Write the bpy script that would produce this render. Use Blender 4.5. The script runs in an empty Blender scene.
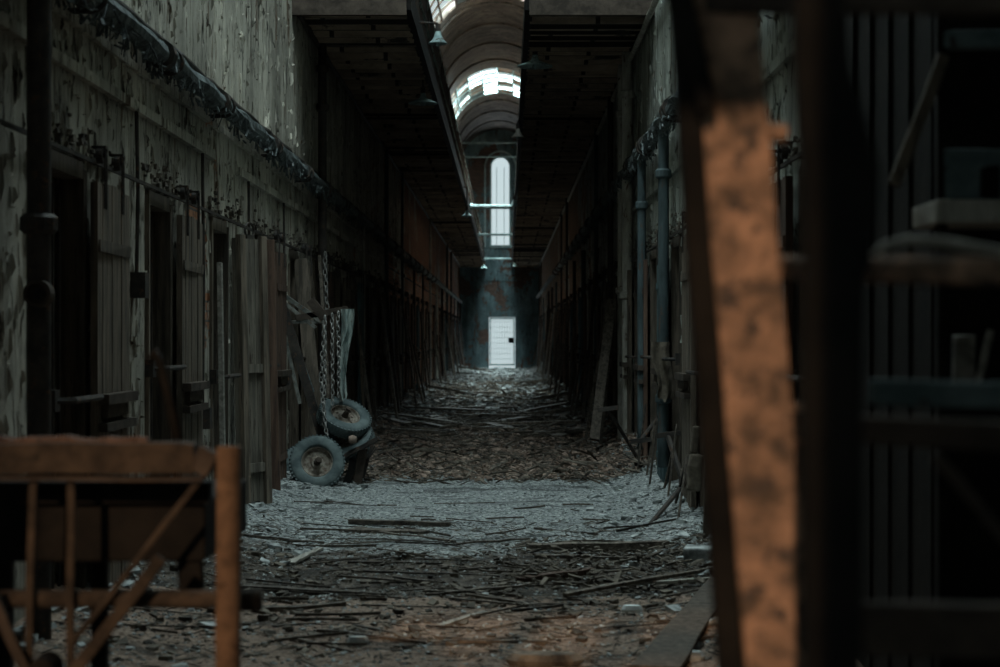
import bpy, math, random
import numpy as np
from mathutils import Vector, Matrix, noise as mnoise
random.seed(7); rng = np.random.default_rng(11)
PI = math.pi
sc = bpy.context.scene; C = sc.collection
# ---------------------------------------------------------------- camera
F = 1800.0; EYE = 1.6; CX, CY = 507.0, 340.0
cam = bpy.data.cameras.new('camera'); camo = bpy.data.objects.new('camera', cam); C.objects.link(camo)
cam.sensor_width = 36; cam.sensor_fit = 'HORIZONTAL'; cam.lens = 36*F/1000
camo.location = (0, 0, EYE); camo.rotation_euler = (PI/2, 0, 0)
cam.shift_x = (500-CX)/1000; cam.shift_y = (CY-333.5)/1000
cam.clip_start = .05; cam.clip_end = 400
cam.dof.use_dof = True; cam.dof.focus_distance = 18.0; cam.dof.aperture_fstop = 2.6; cam.dof.aperture_blades = 0
sc.camera = camo
# ---------------------------------------------------------------- world, sun, daylight through the roof openings, exposure
w = bpy.data.worlds.new('world'); sc.world = w; w.use_nodes = True
bg = w.node_tree.nodes['Background']; bg.inputs[0].default_value = (.74, .90, .93, 1); bg.inputs[1].default_value = 2.4
sc.view_settings.view_transform = 'Standard'; sc.view_settings.look = 'None'
sc.view_settings.exposure = -1.65; sc.view_settings.gamma = 1; sc.view_settings.use_curve_mapping = False
SUN_EL, SUN_AZ = math.radians(18), math.radians(8.6)
sun = bpy.data.lights.new('sun', 'SUN'); sun.energy = 5.4; sun.color = (1, .66, .41); sun.angle = math.radians(.5)
suno = bpy.data.objects.new('sun', sun); C.objects.link(suno)
d = Vector((math.sin(SUN_AZ)*math.cos(SUN_EL), math.cos(SUN_AZ)*math.cos(SUN_EL), -math.sin(SUN_EL)))
suno.rotation_euler = d.to_track_quat('-Z', 'Y').to_euler(); suno.location = (-1, -20, 8)
def area(name, loc, rot, sx, sy, watt, col, spread=PI):
    l = bpy.data.lights.new(name, 'AREA'); l.shape = 'RECTANGLE'; l.size = sx; l.size_y = sy; l.energy = watt; l.color = col; l.spread = spread
    o = bpy.data.objects.new(name, l); C.objects.link(o); o.location = loc; o.rotation_euler = rot; return o
COOL = (.76, .95, .97)
SKY = [(10.5, 20.0, 5200), (50.0, 58.0, 19000), (73.5, 81.0, 19000)]      # roof openings (from, to, watts)
for (a, b, wt) in SKY:
    area('skylight_daylight', (-.39, (a+b)/2, 13.3), (0, 0, 0), 3.4, b-a, wt, COOL)
area('doorway_daylight', (-.26, 97.0, 1.6), (-PI/2, 0, 0), 1.3, 2.6, 400, (.85, .95, 1))
area('end_window_daylight', (-.35, 97.0, 9.0), (-PI/2, 0, 0), 1.2, 4.6, 700, (.85, .95, 1))
sc.cycles.max_bounces = 8; sc.cycles.diffuse_bounces = 5; sc.cycles.use_denoising = True
sc.cycles.sample_clamp_indirect = 6
# ---------------------------------------------------------------- helpers
def P(px, py, Y): return Vector(((px-CX)*Y/F, Y, EYE-(py-CY)*Y/F))
def G(px, py):
    Y = EYE*F/(py-CY); return Vector(((px-CX)*Y/F, Y, 0))
class MB:
    def __init__(s): s.v = []; s.f = []
    def add(s, vs, fs):
        n = len(s.v); s.v += [tuple(v) for v in vs]; s.f += [tuple(i+n for i in f) for f in fs]; return s
    def box(s, a, b, M=None, jit=0):
        vs = [Vector((x, y, z)) for z in (a[2], b[2]) for y in (a[1], b[1]) for x in (a[0], b[0])]
        if jit: vs = [v+Vector((random.uniform(-jit, jit), random.uniform(-jit, jit), random.uniform(-jit, jit))) for v in vs]
        if M: vs = [M @ v for v in vs]
        return s.add(vs, [(0,2,3,1), (4,5,7,6), (0,1,5,4), (2,6,7,3), (0,4,6,2), (1,3,7,5)])
    def bar(s, p, q, wd, th, up=(0,0,1), n=1, warp=0, taper=1):     # rectangular bar from p to q
        p, q = Vector(p), Vector(q); ax = (q-p).normalized(); u = Vector(up)
        if abs(ax.dot(u)) > .95: u = Vector((0,1,0))
        sd = ax.cross(u).normalized(); u = sd.cross(ax).normalized()
        rings = []
        for i in range(n+1):
            t = i/n; c = p.lerp(q, t)+sd*random.uniform(-warp, warp)+u*random.uniform(-warp, warp); k = 1+(taper-1)*t
            rings.append([c+sd*wd/2*k*a+u*th/2*b for a, b in ((-1,-1), (1,-1), (1,1), (-1,1))])
        vs = [v for r in rings for v in r]; fs = [(3,2,1,0), tuple(4*n+j for j in range(4))]
        for i in range(n):
            for j in range(4): k2 = (j+1) % 4; fs.append((4*i+j, 4*i+k2, 4*i+4+k2, 4*i+4+j))
        return s.add(vs, fs)
    def tube(s, pts, r, seg=10, cap=True, wob=0):
        pts = [Vector(p) for p in pts]; rr = r if isinstance(r, (list, tuple)) else [r]*len(pts); vs = []; n = len(pts)
        prev = None
        for i, p in enumerate(pts):
            ax = (pts[min(i+1, n-1)]-pts[max(i-1, 0)]).normalized()
            if prev is None:
                u = Vector((0,0,1)) if abs(ax.z) < .9 else Vector((1,0,0)); prev = ax.cross(u).normalized()
            sd = (prev-ax*prev.dot(ax)).normalized(); prev = sd; u = ax.cross(sd)
            for k in range(seg):
                a = 2*PI*k/seg; R = rr[i]*(1+random.uniform(-wob, wob)); vs.append(p+sd*math.cos(a)*R+u*math.sin(a)*R)
        fs = [(i*seg+k, i*seg+(k+1) % seg, (i+1)*seg+(k+1) % seg, (i+1)*seg+k) for i in range(n-1) for k in range(seg)]
        if cap: fs += [tuple(reversed(range(seg))), tuple((n-1)*seg+k for k in range(seg))]
        return s.add(vs, fs)
    def lathe(s, prof, M=None, seg=24, closed=False):              # prof of (r, z) around local Z
        vs = []; m = len(prof)
        for k in range(seg):
            a = 2*PI*k/seg
            for r, z in prof:
                v = Vector((r*math.cos(a), r*math.sin(a), z)); vs.append(M @ v if M else v)
        fs = [(k*m+i, ((k+1) % seg)*m+i, ((k+1) % seg)*m+(i+1) % m, k*m+(i+1) % m) for k in range(seg) for i in range(m if closed else m-1)]
        return s.add(vs, fs)
    def torus(s, M, R, r, sx=1, seg=10, rs=5):
        vs = []
        for i in range(seg):
            a = 2*PI*i/seg
            for j in range(rs):
                b = 2*PI*j/rs; vs.append(M @ Vector(((R+r*math.cos(b))*math.cos(a)*sx, (R+r*math.cos(b))*math.sin(a), r*math.sin(b))))
        return s.add(vs, [(i*rs+j, ((i+1) % seg)*rs+j, ((i+1) % seg)*rs+(j+1) % rs, i*rs+(j+1) % rs) for i in range(seg) for j in range(rs)])
    def build(s, name, mat, parent=None, smooth=False, bevel=0):
        me = bpy.data.meshes.new(name); me.from_pydata(s.v, [], s.f); me.materials.append(mat)
        if smooth: me.polygons.foreach_set('use_smooth', [True]*len(me.polygons))
        me.update()
        o = bpy.data.objects.new(name, me); C.objects.link(o)
        if parent: o.parent = parent
        if bevel:
            m = o.modifiers.new('bevel', 'BEVEL'); m.width = bevel; m.segments = 2; m.limit_method = 'ANGLE'
        return o
def tag(o, label, cat, group=None, kind=None):
    if label: o['label'] = label
    if cat: o['category'] = cat
    if group: o['group'] = group
    if kind: o['kind'] = kind
    return o
def thing(name, loc, label, cat, group=None, rz=0):
    o = bpy.data.objects.new(name, None); C.objects.link(o); o.location = loc; o.rotation_euler = (0, 0, rz); o.empty_display_size = .1
    return tag(o, label, cat, group)
def struct(o): o['kind'] = 'structure'; return o
def dup(root, loc, rz=0, label=None, group=None, sz=(1,1,1), rx=0, ry=0):
    r = root.copy(); C.objects.link(r); r.location = loc; r.rotation_euler = (rx, ry, rz); r.scale = sz
    if label: r['label'] = label
    if group: r['group'] = group
    for ch in list(root.children):
        c = ch.copy(); C.objects.link(c); c.parent = r
        for g in ch.children:
            e = g.copy(); C.objects.link(e); e.parent = c
    return r
# ---------------------------------------------------------------- materials
def nt(name):
    m = bpy.data.materials.new(name); m.use_nodes = True; t = m.node_tree; t.nodes.clear()
    out = t.nodes.new('ShaderNodeOutputMaterial'); b = t.nodes.new('ShaderNodeBsdfPrincipled'); t.links.new(b.outputs[0], out.inputs[0])
    return m, t, b
def N(t, k, **kw):
    n = t.nodes.new('ShaderNode'+k)
    for a, v in kw.items():
        if a.startswith('_'): setattr(n, a[1:], v)
        else: n.inputs[a.replace('__', ' ')].default_value = v
    return n
def coords(t, world=True, scale=(1,1,1)):
    src = N(t, 'NewGeometry').outputs['Position'] if world else N(t, 'TexCoord').outputs['Object']
    mp = N(t, 'Mapping'); mp.inputs['Scale'].default_value = scale; t.links.new(src, mp.inputs[0]); 
    if not world:
        oi = N(t, 'ObjectInfo'); mu = N(t, 'Math', _operation='MULTIPLY'); mu.inputs[1].default_value = 37; t.links.new(oi.outputs['Random'], mu.inputs[0])
        cb = N(t, 'CombineXYZ'); t.links.new(mu.outputs[0], cb.inputs[0]); t.links.new(mu.outputs[0], cb.inputs[1]); t.links.new(cb.outputs[0], mp.inputs['Location'])
    return mp.outputs[0]
def noise(t, co, scale, detail=6, rough=.6, dist=0):
    n = N(t, 'TexNoise'); n.inputs['Scale'].default_value = scale; n.inputs['Detail'].default_value = detail; n.inputs['Roughness'].default_value = rough; n.inputs['Distortion'].default_value = dist
    t.links.new(co, n.inputs['Vector']); return n.outputs['Fac']
def ramp(t, fac, *stops):
    r = N(t, 'ValToRGB'); e = r.color_ramp.elements
    while len(e) < len(stops): e.new(.5)
    for el, (p, c) in zip(e, stops):
        el.position = p; el.color = (c, c, c, 1) if isinstance(c, (int, float)) else (*c, 1)
    t.links.new(fac, r.inputs[0]); return r.outputs[0]
def mix(t, fac, a, b, mode='MIX'):
    m = N(t, 'Mix', _data_type='RGBA', _blend_type=mode)
    for inp, v in ((m.inputs[0], fac), (m.inputs[6], a), (m.inputs[7], b)):
        if isinstance(v, (int, float)): inp.default_value = v if inp.type == 'VALUE' else (v, v, v, 1)
        elif isinstance(v, tuple): inp.default_value = (*v, 1)
        else: t.links.new(v, inp)
    return m.outputs[2]
def bump(t, b, h, strength=.6, dist=.02):
    n = N(t, 'Bump'); n.inputs['Strength'].default_value = strength; n.inputs['Distance'].default_value = dist
    t.links.new(h, n.inputs['Height']); t.links.new(n.outputs[0], b.inputs['Normal'])
def paint_wall(name, c1, c2, peel, brick=None, ylo=-.12, yhi=.14):
    m, t, b = nt(name)
    co = coords(t); cs = coords(t, scale=(1, 1, .32)); cv = coords(t, scale=(1, 1, .22))
    base = ramp(t, noise(t, co, 1.6, 8, .7), (.3, c1), (.7, c2))
    streak = ramp(t, noise(t, coords(t, scale=(3, 3, .15)), 1.5, 5, .6), (.36, .7), (.6, 1.0))
    dirt = ramp(t, noise(t, coords(t, scale=(1, 1, .5)), .9, 9, .7), (.40, .42), (.58, 1.0)); base = mix(t, .8, base, dirt, 'MULTIPLY')
    base = mix(t, .75, base, streak, 'MULTIPLY')
    pm = ramp(t, noise(t, coords(t, scale=(1, 1, .2)), 3.2, 12, .72, .4), (.575, 0.0), (.60, 1.0))
    pm2 = ramp(t, noise(t, cv, 12, 10, .75, .6), (.59, 0.0), (.62, 1.0))
    vor = N(t, 'TexVoronoi', _feature='DISTANCE_TO_EDGE'); vor.inputs['Scale'].default_value = 7
    dn = N(t, 'TexNoise'); dn.inputs['Scale'].default_value = 3; dn.inputs['Detail'].default_value = 6; t.links.new(cv, dn.inputs['Vector'])
    ad = N(t, 'MixRGB'); ad.inputs[0].default_value = .25; t.links.new(cv, ad.inputs[1]); t.links.new(dn.outputs['Color'], ad.inputs[2]); t.links.new(ad.outputs[0], vor.inputs['Vector'])
    cr = ramp(t, vor.outputs['Distance'], (0, 1.0), (.022, 0.0))
    cn = noise(t, coords(t, scale=(2.2, 2.2, .16)), 1.7, 7, .62, .3); line = ramp(t, cn, (.488, 0.0), (.50, 1.0), (.512, 0.0)); cr = mix(t, mix(t, 1, line, ramp(t, noise(t, coords(t, scale=(1, 1, .3)), 2.3, 5), (.5, 0.0), (.56, 1.0)), 'MULTIPLY'), cr, 1.0)
    crm = mix(t, 1, cr, ramp(t, noise(t, co, 1.1, 4), (.38, 0.0), (.5, 1.0)), 'MULTIPLY')
    col = mix(t, pm, base, peel); col = mix(t, pm2, col, tuple(x*.45 for x in peel)); col = mix(t, crm, col, (.018, .016, .014))
    if brick:
        br = N(t, 'TexBrick'); br.inputs['Color1'].default_value = (*brick, 1); br.inputs['Color2'].default_value = (brick[0]*.6, brick[1]*.6, brick[2]*.6, 1)
        br.inputs['Mortar'].default_value = (.12, .11, .1, 1); br.inputs['Scale'].default_value = 1; br.inputs['Brick Width'].default_value = .23; br.inputs['Row Height'].default_value = .08; br.inputs['Mortar Size'].default_value = .01
        sp = N(t, 'SeparateXYZ'); g = N(t, 'NewGeometry'); t.links.new(g.outputs['Position'], sp.inputs[0])
        cb = N(t, 'CombineXYZ'); sm = N(t, 'Math', _operation='ADD'); t.links.new(sp.outputs[0], sm.inputs[0]); t.links.new(sp.outputs[1], sm.inputs[1]); t.links.new(sm.outputs[0], cb.inputs[0]); t.links.new(sp.outputs[2], cb.inputs[1]); t.links.new(cb.outputs[0], br.inputs['Vector'])
        mr = N(t, 'MapRange'); mr.inputs[1].default_value = 30; mr.inputs[2].default_value = 46; mr.inputs[3].default_value = ylo; mr.inputs[4].default_value = yhi; t.links.new(sp.outputs[1], mr.inputs[0])
        an = N(t, 'Math', _operation='ADD'); t.links.new(mr.outputs[0], an.inputs[0]); t.links.new(noise(t, co, .55, 7, .65), an.inputs[1])
        bm = ramp(t, an.outputs[0], (.545, 0.0), (.56, 1.0)); col = mix(t, bm, col, br.outputs['Color'])
    t.links.new(col, b.inputs['Base Color']); b.inputs['Roughness'].default_value = .85; b.inputs['Specular IOR Level'].default_value = .25
    inv = N(t, 'Math', _operation='SUBTRACT'); inv.inputs[0].default_value = 1; t.links.new(pm, inv.inputs[1])
    h1 = N(t, 'Math', _operation='MULTIPLY_ADD'); h1.inputs[1].default_value = -.8; t.links.new(pm2, h1.inputs[0]); t.links.new(inv.outputs[0], h1.inputs[2])
    h2 = N(t, 'Math', _operation='MULTIPLY_ADD'); h2.inputs[1].default_value = -1.2; t.links.new(crm, h2.inputs[0]); t.links.new(h1.outputs[0], h2.inputs[2])
    h3 = N(t, 'Math', _operation='ADD'); t.links.new(h2.outputs[0], h3.inputs[0]); t.links.new(noise(t, cs, 14, 5, .7), h3.inputs[1])
    bump(t, b, h3.outputs[0], .9, .02)
    return m
def rough_mat(name, c1, c2, scale=4, stretch=(1,1,1), world=False, spots=None, rough=.8, bs=.6, bd=.01, metal=0, spec=.3, lo=.38, hi=.62, rnd=0, spot_at=.58):
    m, t, b = nt(name); co = coords(t, world, stretch); n = noise(t, co, scale, 8, .65, .3)
    col = ramp(t, n, (lo, c1), (hi, c2))
    if spots:
        col = mix(t, ramp(t, noise(t, co, scale*2.3, 8, .7), (spot_at, 0.0), (spot_at+.05, 1.0)), col, spots)
    if rnd:
        oi = N(t, 'ObjectInfo'); mr = N(t, 'MapRange'); mr.inputs[3].default_value = 1-rnd; mr.inputs[4].default_value = 1+rnd*.4; t.links.new(oi.outputs['Random'], mr.inputs[0])
        col = mix(t, 1, col, mr.outputs[0], 'MULTIPLY')
    t.links.new(col, b.inputs['Base Color']); b.inputs['Roughness'].default_value = rough; b.inputs['Metallic'].default_value = metal; b.inputs['Specular IOR Level'].default_value = spec
    bump(t, b, noise(t, co, scale*3, 8, .7), bs, bd)
    return m
M = {}
M['wall'] = paint_wall('peeling_paint', (.42, .40, .34), (.68, .63, .53), (.15, .105, .07), (.42, .19, .10))
M['wall_r'] = paint_wall('peeling_paint_right', (.34, .37, .33), (.55, .56, .49), (.14, .11, .08), (.33, .20, .12))
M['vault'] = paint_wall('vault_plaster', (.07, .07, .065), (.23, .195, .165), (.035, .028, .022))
M['endwall'] = paint_wall('end_plaster', (.17, .27, .29), (.28, .39, .41), (.14, .08, .055), (.20, .12, .09), 0, 0)
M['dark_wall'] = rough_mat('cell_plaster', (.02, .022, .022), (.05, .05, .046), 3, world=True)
M['wood'] = rough_mat('old_wood', (.06, .05, .038), (.19, .15, .115), 3, (6, 6, .5), rnd=.5, spots=(.04, .03, .025))
M['plank'] = rough_mat('loose_wood', (.045, .037, .03), (.15, .125, .10), 4, (5, .6, 5), rnd=.6, spots=(.02, .016, .013))
M['pale_wood'] = rough_mat('pale_wood', (.16, .15, .13), (.34, .32, .28), 4, (5, .6, 5), rnd=.3)
M['brown_door'] = rough_mat('brown_painted_wood', (.06, .035, .025), (.14, .085, .06), 3, (6, 6, .5), rnd=.35, spots=(.04, .03, .025))
M['cream_door'] = rough_mat('cream_painted_wood', (.09, .08, .065), (.24, .21, .17), 3, (6, 6, .5), rnd=.3, spots=(.05, .035, .025))
M['teal_door'] = rough_mat('teal_painted_wood', (.05, .09, .10), (.10, .17, .18), 3, (6, 6, .5), rnd=.3, spots=(.04, .035, .03))
M['iron'] = rough_mat('dark_iron', (.018, .017, .016), (.055, .045, .038), 8, rough=.7, spots=(.10, .05, .028), metal=0)
M['pipe'] = rough_mat('pipe_lagging', (.04, .048, .05), (.17, .20, .20), 10, spots=(.10, .06, .04), bs=1, bd=.03, spot_at=.62)
M['pipe_grey'] = rough_mat('grey_pipe', (.24, .23, .20), (.46, .44, .39), 7, (1,1,.3), spots=(.10, .06, .04))
M['pipe_teal'] = rough_mat('teal_pipe', (.035, .05, .053), (.07, .098, .104), 7, (1,1,.3), spots=(.08, .06, .05))
M['pale_steel'] = rough_mat('pale_painted_steel', (.16, .24, .245), (.38, .50, .50), 6, spots=(.09, .07, .06))
M['rust'] = rough_mat('heavy_rust', (.11, .08, .06), (.47, .285, .19), 13, spots=(.09, .07, .06), bs=.8, bd=.01, rough=.9, spec=.15, spot_at=.55)
M['rust_wood'] = rough_mat('rust_stained_timber', (.09, .055, .034), (.20, .12, .072), 6, (2,2,2), spots=(.06, .035, .02), rough=.9)
M['cart_wood'] = rough_mat('dark_cart_timber', (.022, .017, .013), (.066, .048, .034), 5, (2,2,2), spots=(.025, .02, .015), rough=.9)
M['iron_and_shade'] = rough_mat('black_iron_and_shade', (.005, .005, .005), (.014, .012, .010), 6, rough=.8, spec=.15)  # near-black iron, also used for the pieces that stand in for shade
M['brown_iron'] = rough_mat('brown_iron', (.035, .028, .023), (.08, .062, .05), 6, rough=.9, spec=.15)
M['window_paint'] = rough_mat('pale_window_paint', (.35, .50, .51), (.60, .74, .74), 6, spots=(.15, .14, .13))
M['slate'] = rough_mat('slate_blue_metal', (.05, .08, .085), (.12, .16, .165), 5, rough=.8, spots=(.04, .03, .03))
M['tyre'] = rough_mat('perished_rubber', (.055, .075, .078), (.12, .15, .15), 6, rough=.75, bs=.3, bd=.004)
M['hub'] = rough_mat('rusty_rim', (.09, .065, .05), (.27, .24, .20), 16, spots=(.10, .045, .025), rough=.8)
M['cloth'] = rough_mat('dirty_cloth', (.13, .18, .175), (.34, .38, .35), 5, (3,3,1), spots=(.10, .07, .05), rough=1, spot_at=.6)
M['sack'] = rough_mat('brown_sacking', (.08, .065, .05), (.18, .15, .115), 9, rough=1)
M['stone'] = rough_mat('grey_rubble', (.11, .12, .12), (.50, .53, .52), 7, world=True, rough=.95)
M['white'] = rough_mat('chalky_white', (.6, .65, .65), (.8, .85, .85), 7, rough=.9)
M['brickbit'] = rough_mat('brick_rubble', (.075, .062, .05), (.40, .29, .23), 3.1, world=True, rough=.95, bs=.4)
M['chip'] = rough_mat('wood_chips', (.03, .026, .022), (.17, .145, .115), 5, world=True, rough=.95)
M['soffit'] = None
def mat_soffit():
    m, t, b = nt('soffit_boards'); co = coords(t, scale=(.5, 1, 1)); br = N(t, 'TexBrick')
    sp = N(t, 'SeparateXYZ'); t.links.new(N(t, 'NewGeometry').outputs['Position'], sp.inputs[0]); cb = N(t, 'CombineXYZ'); t.links.new(sp.outputs[0], cb.inputs[0]); t.links.new(sp.outputs[1], cb.inputs[1]); t.links.new(cb.outputs[0], br.inputs['Vector'])
    for k, v in (('Color1', (.56, .43, .32, 1)), ('Color2', (.34, .26, .20, 1)), ('Mortar', (.03, .024, .02, 1))): br.inputs[k].default_value = v
    for k, v in (('Scale', 1), ('Brick Width', 1.1), ('Row Height', .42), ('Mortar Size', .03), ('Bias', .2)): br.inputs[k].default_value = v
    n = noise(t, co, 4, 8, .7, .5); col = mix(t, .8, br.outputs['Color'], ramp(t, n, (.35, .35), (.65, 1.0)), 'MULTIPLY')
    col = mix(t, ramp(t, noise(t, co, 2.2, 8, .7), (.58, 0.0), (.62, 1.0)), col, (.05, .045, .04))
    t.links.new(col, b.inputs['Base Color']); b.inputs['Roughness'].default_value = .95
    bump(t, b, noise(t, co, 8, 8, .7), 1, .05); return m
M['soffit'] = mat_soffit()
def mat_floor():
    m, t, b = nt('dusty_floor'); co = coords(t); sp = N(t, 'SeparateXYZ'); t.links.new(N(t, 'NewGeometry').outputs['Position'], sp.inputs[0])
    fine = noise(t, co, 26, 10, .75); mid = noise(t, co, 3, 9, .7)
    sand = ramp(t, fine, (.38, (.08, .09, .092)), (.50, (.32, .35, .35)), (.60, (.78, .80, .78)))
    earth = ramp(t, noise(t, coords(t, scale=(1, .6, 1)), 9, 10, .75), (.36, (.035, .03, .026)), (.52, (.13, .11, .092)), (.68, (.30, .25, .21)))
    sun_red = ramp(t, fine, (.38, (.15, .10, .075)), (.6, (.56, .42, .33)))  # reddish dirt with warm sunlight put into its colour
    def zone(a0, a1, b0, b1):      # colour band between a..b along the corridor
        m1 = N(t, 'MapRange'); m1.inputs[1].default_value = a0; m1.inputs[2].default_value = a1; t.links.new(sp.outputs[1], m1.inputs[0])
        m2 = N(t, 'MapRange'); m2.inputs[1].default_value = b0; m2.inputs[2].default_value = b1; m2.inputs[3].default_value = 1; m2.inputs[4].default_value = 0; t.links.new(sp.outputs[1], m2.inputs[0])
        mu = N(t, 'Math', _operation='MULTIPLY'); t.links.new(m1.outputs[0], mu.inputs[0]); t.links.new(m2.outputs[0], mu.inputs[1])
        ad = N(t, 'Math', _operation='ADD'); t.links.new(mu.outputs[0], ad.inputs[0]); t.links.new(mid, ad.inputs[1])
        return ad.outputs[0]
    z = zone(12.0, 15.5, 20, 22.5); col = mix(t, ramp(t, z, (.86, 0.0), (1.05, 1.0)), earth, sand)
    z3 = zone(76, 80, 96, 97); col = mix(t, ramp(t, z3, (.9, 0.0), (1.1, 1.0)), col, sand)  # pale strip: doorway light spill put into the far floor colour
    z2 = zone(5, 7, 10.6, 11.6); col = mix(t, ramp(t, z2, (.85, 0.0), (1.0, 1.0)), col, sun_red)
    dk = ramp(t, noise(t, coords(t, scale=(.35, 1, 1)), 2.2, 9, .75, .6), (.53, 0.0), (.60, 1.0)); col = mix(t, mix(t, 1, dk, .75, 'MULTIPLY'), col, (.03, .032, .031))
    t.links.new(col, b.inputs['Base Color']); b.inputs['Roughness'].default_value = .95; b.inputs['Specular IOR Level'].default_value = .2
    hs = N(t, 'Math', _operation='ADD'); t.links.new(fine, hs.inputs[0]); t.links.new(mid, hs.inputs[1]); bump(t, b, hs.outputs[0], 1, .06); return m
M['floor'] = mat_floor()
m, t, b = nt('glass_pane'); b.inputs['Base Color'].default_value = (.75, .85, .85, 1); b.inputs['Transmission Weight'].default_value = .9; b.inputs['Roughness'].default_value = .35; M['glass'] = m
# ---------------------------------------------------------------- the shell
XL, XR, XC, YE = -2.5, 1.72, -.39, 95.0
HW = 2.11; SPR = 10.6; DOORZ = 2.66; BAY = 2.7; Y0L, Y0R = 9.72, 12.3
def floor_h(x, y):
    h = .035*mnoise.noise(Vector((x*1.3, y*.9, 0)))+.018*mnoise.noise(Vector((x*5, y*4, 3)))
    eL = max(0, 1-(x-XL)/.85); eR = max(0, 1-(XR-x)/.75)
    a = .5+.5*mnoise.noise(Vector((0, y*.33, 9))); b_ = .5+.5*mnoise.noise(Vector((5, y*.37, 2)))
    h += (.34+.2*(y > 22))*a*eL**1.5+(.36+.2*(y > 22))*b_*eR**1.5
    if y > 25: h += .10*(mnoise.noise(Vector((x*2, y*1.1, 4)))+.3)*min(1, (y-25)/8)
    if y > 60: h += .22*math.exp(-((y-84)/6)**2)*(.7+.5*mnoise.noise(Vector((x, y*.5, 1))))
    return h
ys = [-1.9]; 
while ys[-1] < YE+.4: ys.append(ys[-1]+max(.05, ys[-1]*.006))
xs = np.linspace(XL-.15, XR+.15, 90)
fl = MB(); nx = len(xs)
fl.v = [(x, y, floor_h(x, y)) for y in ys for x in xs]
fl.f = [(j*nx+i, j*nx+i+1, (j+1)*nx+i+1, (j+1)*nx+i) for j in range(len(ys)-1) for i in range(nx-1)]
struct(fl.build('floor', M['floor'], smooth=True))
sl = MB(); sl.box((XL-3.2, -2.4, -.6), (XR+3.2, YE+3, -.12)); struct(sl.build('floor_slab', M['dark_wall']))
def long_wall(side, y0):
    mb = MB(); X = XL if side < 0 else XR; o = X+side*.45; lo, hi = min(X, o), max(X, o)
    def seg(a, b, z0, z1): mb.box((lo, a, z0), (hi, b, z1))
    n = int((YE-y0)/BAY); prev = -2.2
    k0 = -int((y0+2)/BAY)
    opens = []
    for k in range(k0, n+1):
        a = y0+k*BAY; b = a+.88
        if b > YE-.5: break
        seg(prev, a, -.2, DOORZ); prev = b; opens.append((a, b))
        if k % 1 == 0 and a > 6:      # plaster jamb chips round the opening
            for q in range(10):
                z = random.uniform(.1, DOORZ); e = random.choice((a, b)); s = 1 if e == b else -1
                h = random.uniform(.05, .22); mb.box((min(X, X-side*.012), min(e, e+s*random.uniform(.03, .1)), z), (max(X, X-side*.012), max(e, e+s*.02)+.001, z+h), jit=.008)
    seg(prev, YE+.2, -.2, DOORZ); seg(-2.2, YE+.2, DOORZ, SPR+.05)
    for a, b in [(-2.2, YE)]:
        pr = -side
        if side < 0:
            for z, th, pj in ((3.12, .07, .05), (3.40, .05, .035)):       # two mouldings
                yy = 3.0
                while yy < YE:
                    L = random.uniform(.6, 2.4)
                    if random.random() > .06: mb.box((X-.02, yy, z+random.uniform(-.006, .006)), (X+pj+random.uniform(-.008, .008), yy+L, z+th))
                    yy += L
        else:
            yy = 3.0
            while yy < YE:
                L = random.uniform(.6, 2.4); mb.box((X-.04, yy, 3.30), (X+.02, yy+L, 3.37)); yy += L
    nm = 'wall_left' if side < 0 else 'wall_right'
    struct(mb.build(nm, M['wall'] if side < 0 else M['wall_r']))
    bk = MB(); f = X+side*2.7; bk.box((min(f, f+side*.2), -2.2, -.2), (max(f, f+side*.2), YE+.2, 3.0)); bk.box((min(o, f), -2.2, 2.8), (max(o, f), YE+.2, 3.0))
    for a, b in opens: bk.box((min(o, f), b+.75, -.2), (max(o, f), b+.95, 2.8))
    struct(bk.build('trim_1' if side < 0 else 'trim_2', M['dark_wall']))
    return opens
opL = long_wall(-1, Y0L); opR = long_wall(1, Y0R)
# barrel vault with roof openings
vt = MB(); SEG = 28
def vault_piece(a, b, phi0=0, phi1=PI):
    for i in range(SEG):
        p0 = phi0+(phi1-phi0)*i/SEG; p1 = phi0+(phi1-phi0)*(i+1)/SEG; vs = []
        for y in (a, b):
            for R in (HW, HW+.3):
                for p in (p0, p1): vs.append((XC+R*math.cos(p), y, SPR+R*math.sin(p)))
        vt.add(vs, [(0,1,5,4), (2,6,7,3), (0,4,6,2), (1,3,7,5), (0,2,3,1), (4,5,7,6)])
ed = -2.2
for a, b, _ in SKY:
    y = ed
    while y < a-.01:
        y2 = min(a, y+7.2); vault_piece(y, y2); y = y2
    for ph0, ph1 in ((0, .35), (PI-.35, PI)): vault_piece(a, b, ph0, ph1)
    ed = b
vault_piece(ed, YE+.2)
for y in list(np.arange(3, 95, 4.0)):
    if any(a-.1 < y < b+.1 for a, b, _ in SKY): continue
    for i in range(SEG):      # shallow transverse ribs
        p0, p1 = PI*i/SEG, PI*(i+1)/SEG; vs = []
        for yy in (y, y+.22):
            for R in (HW-.06, HW+.02):
                for p in (p0, p1): vs.append((XC+R*math.cos(p), yy, SPR+R*math.sin(p)))
        vt.add(vs, [(0,1,5,4), (0,2,3,1), (4,5,7,6), (2,6,7,3), (0,4,6,2), (1,3,7,5)])
struct(vt.build('ceiling', M['vault'], smooth=False))
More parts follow.
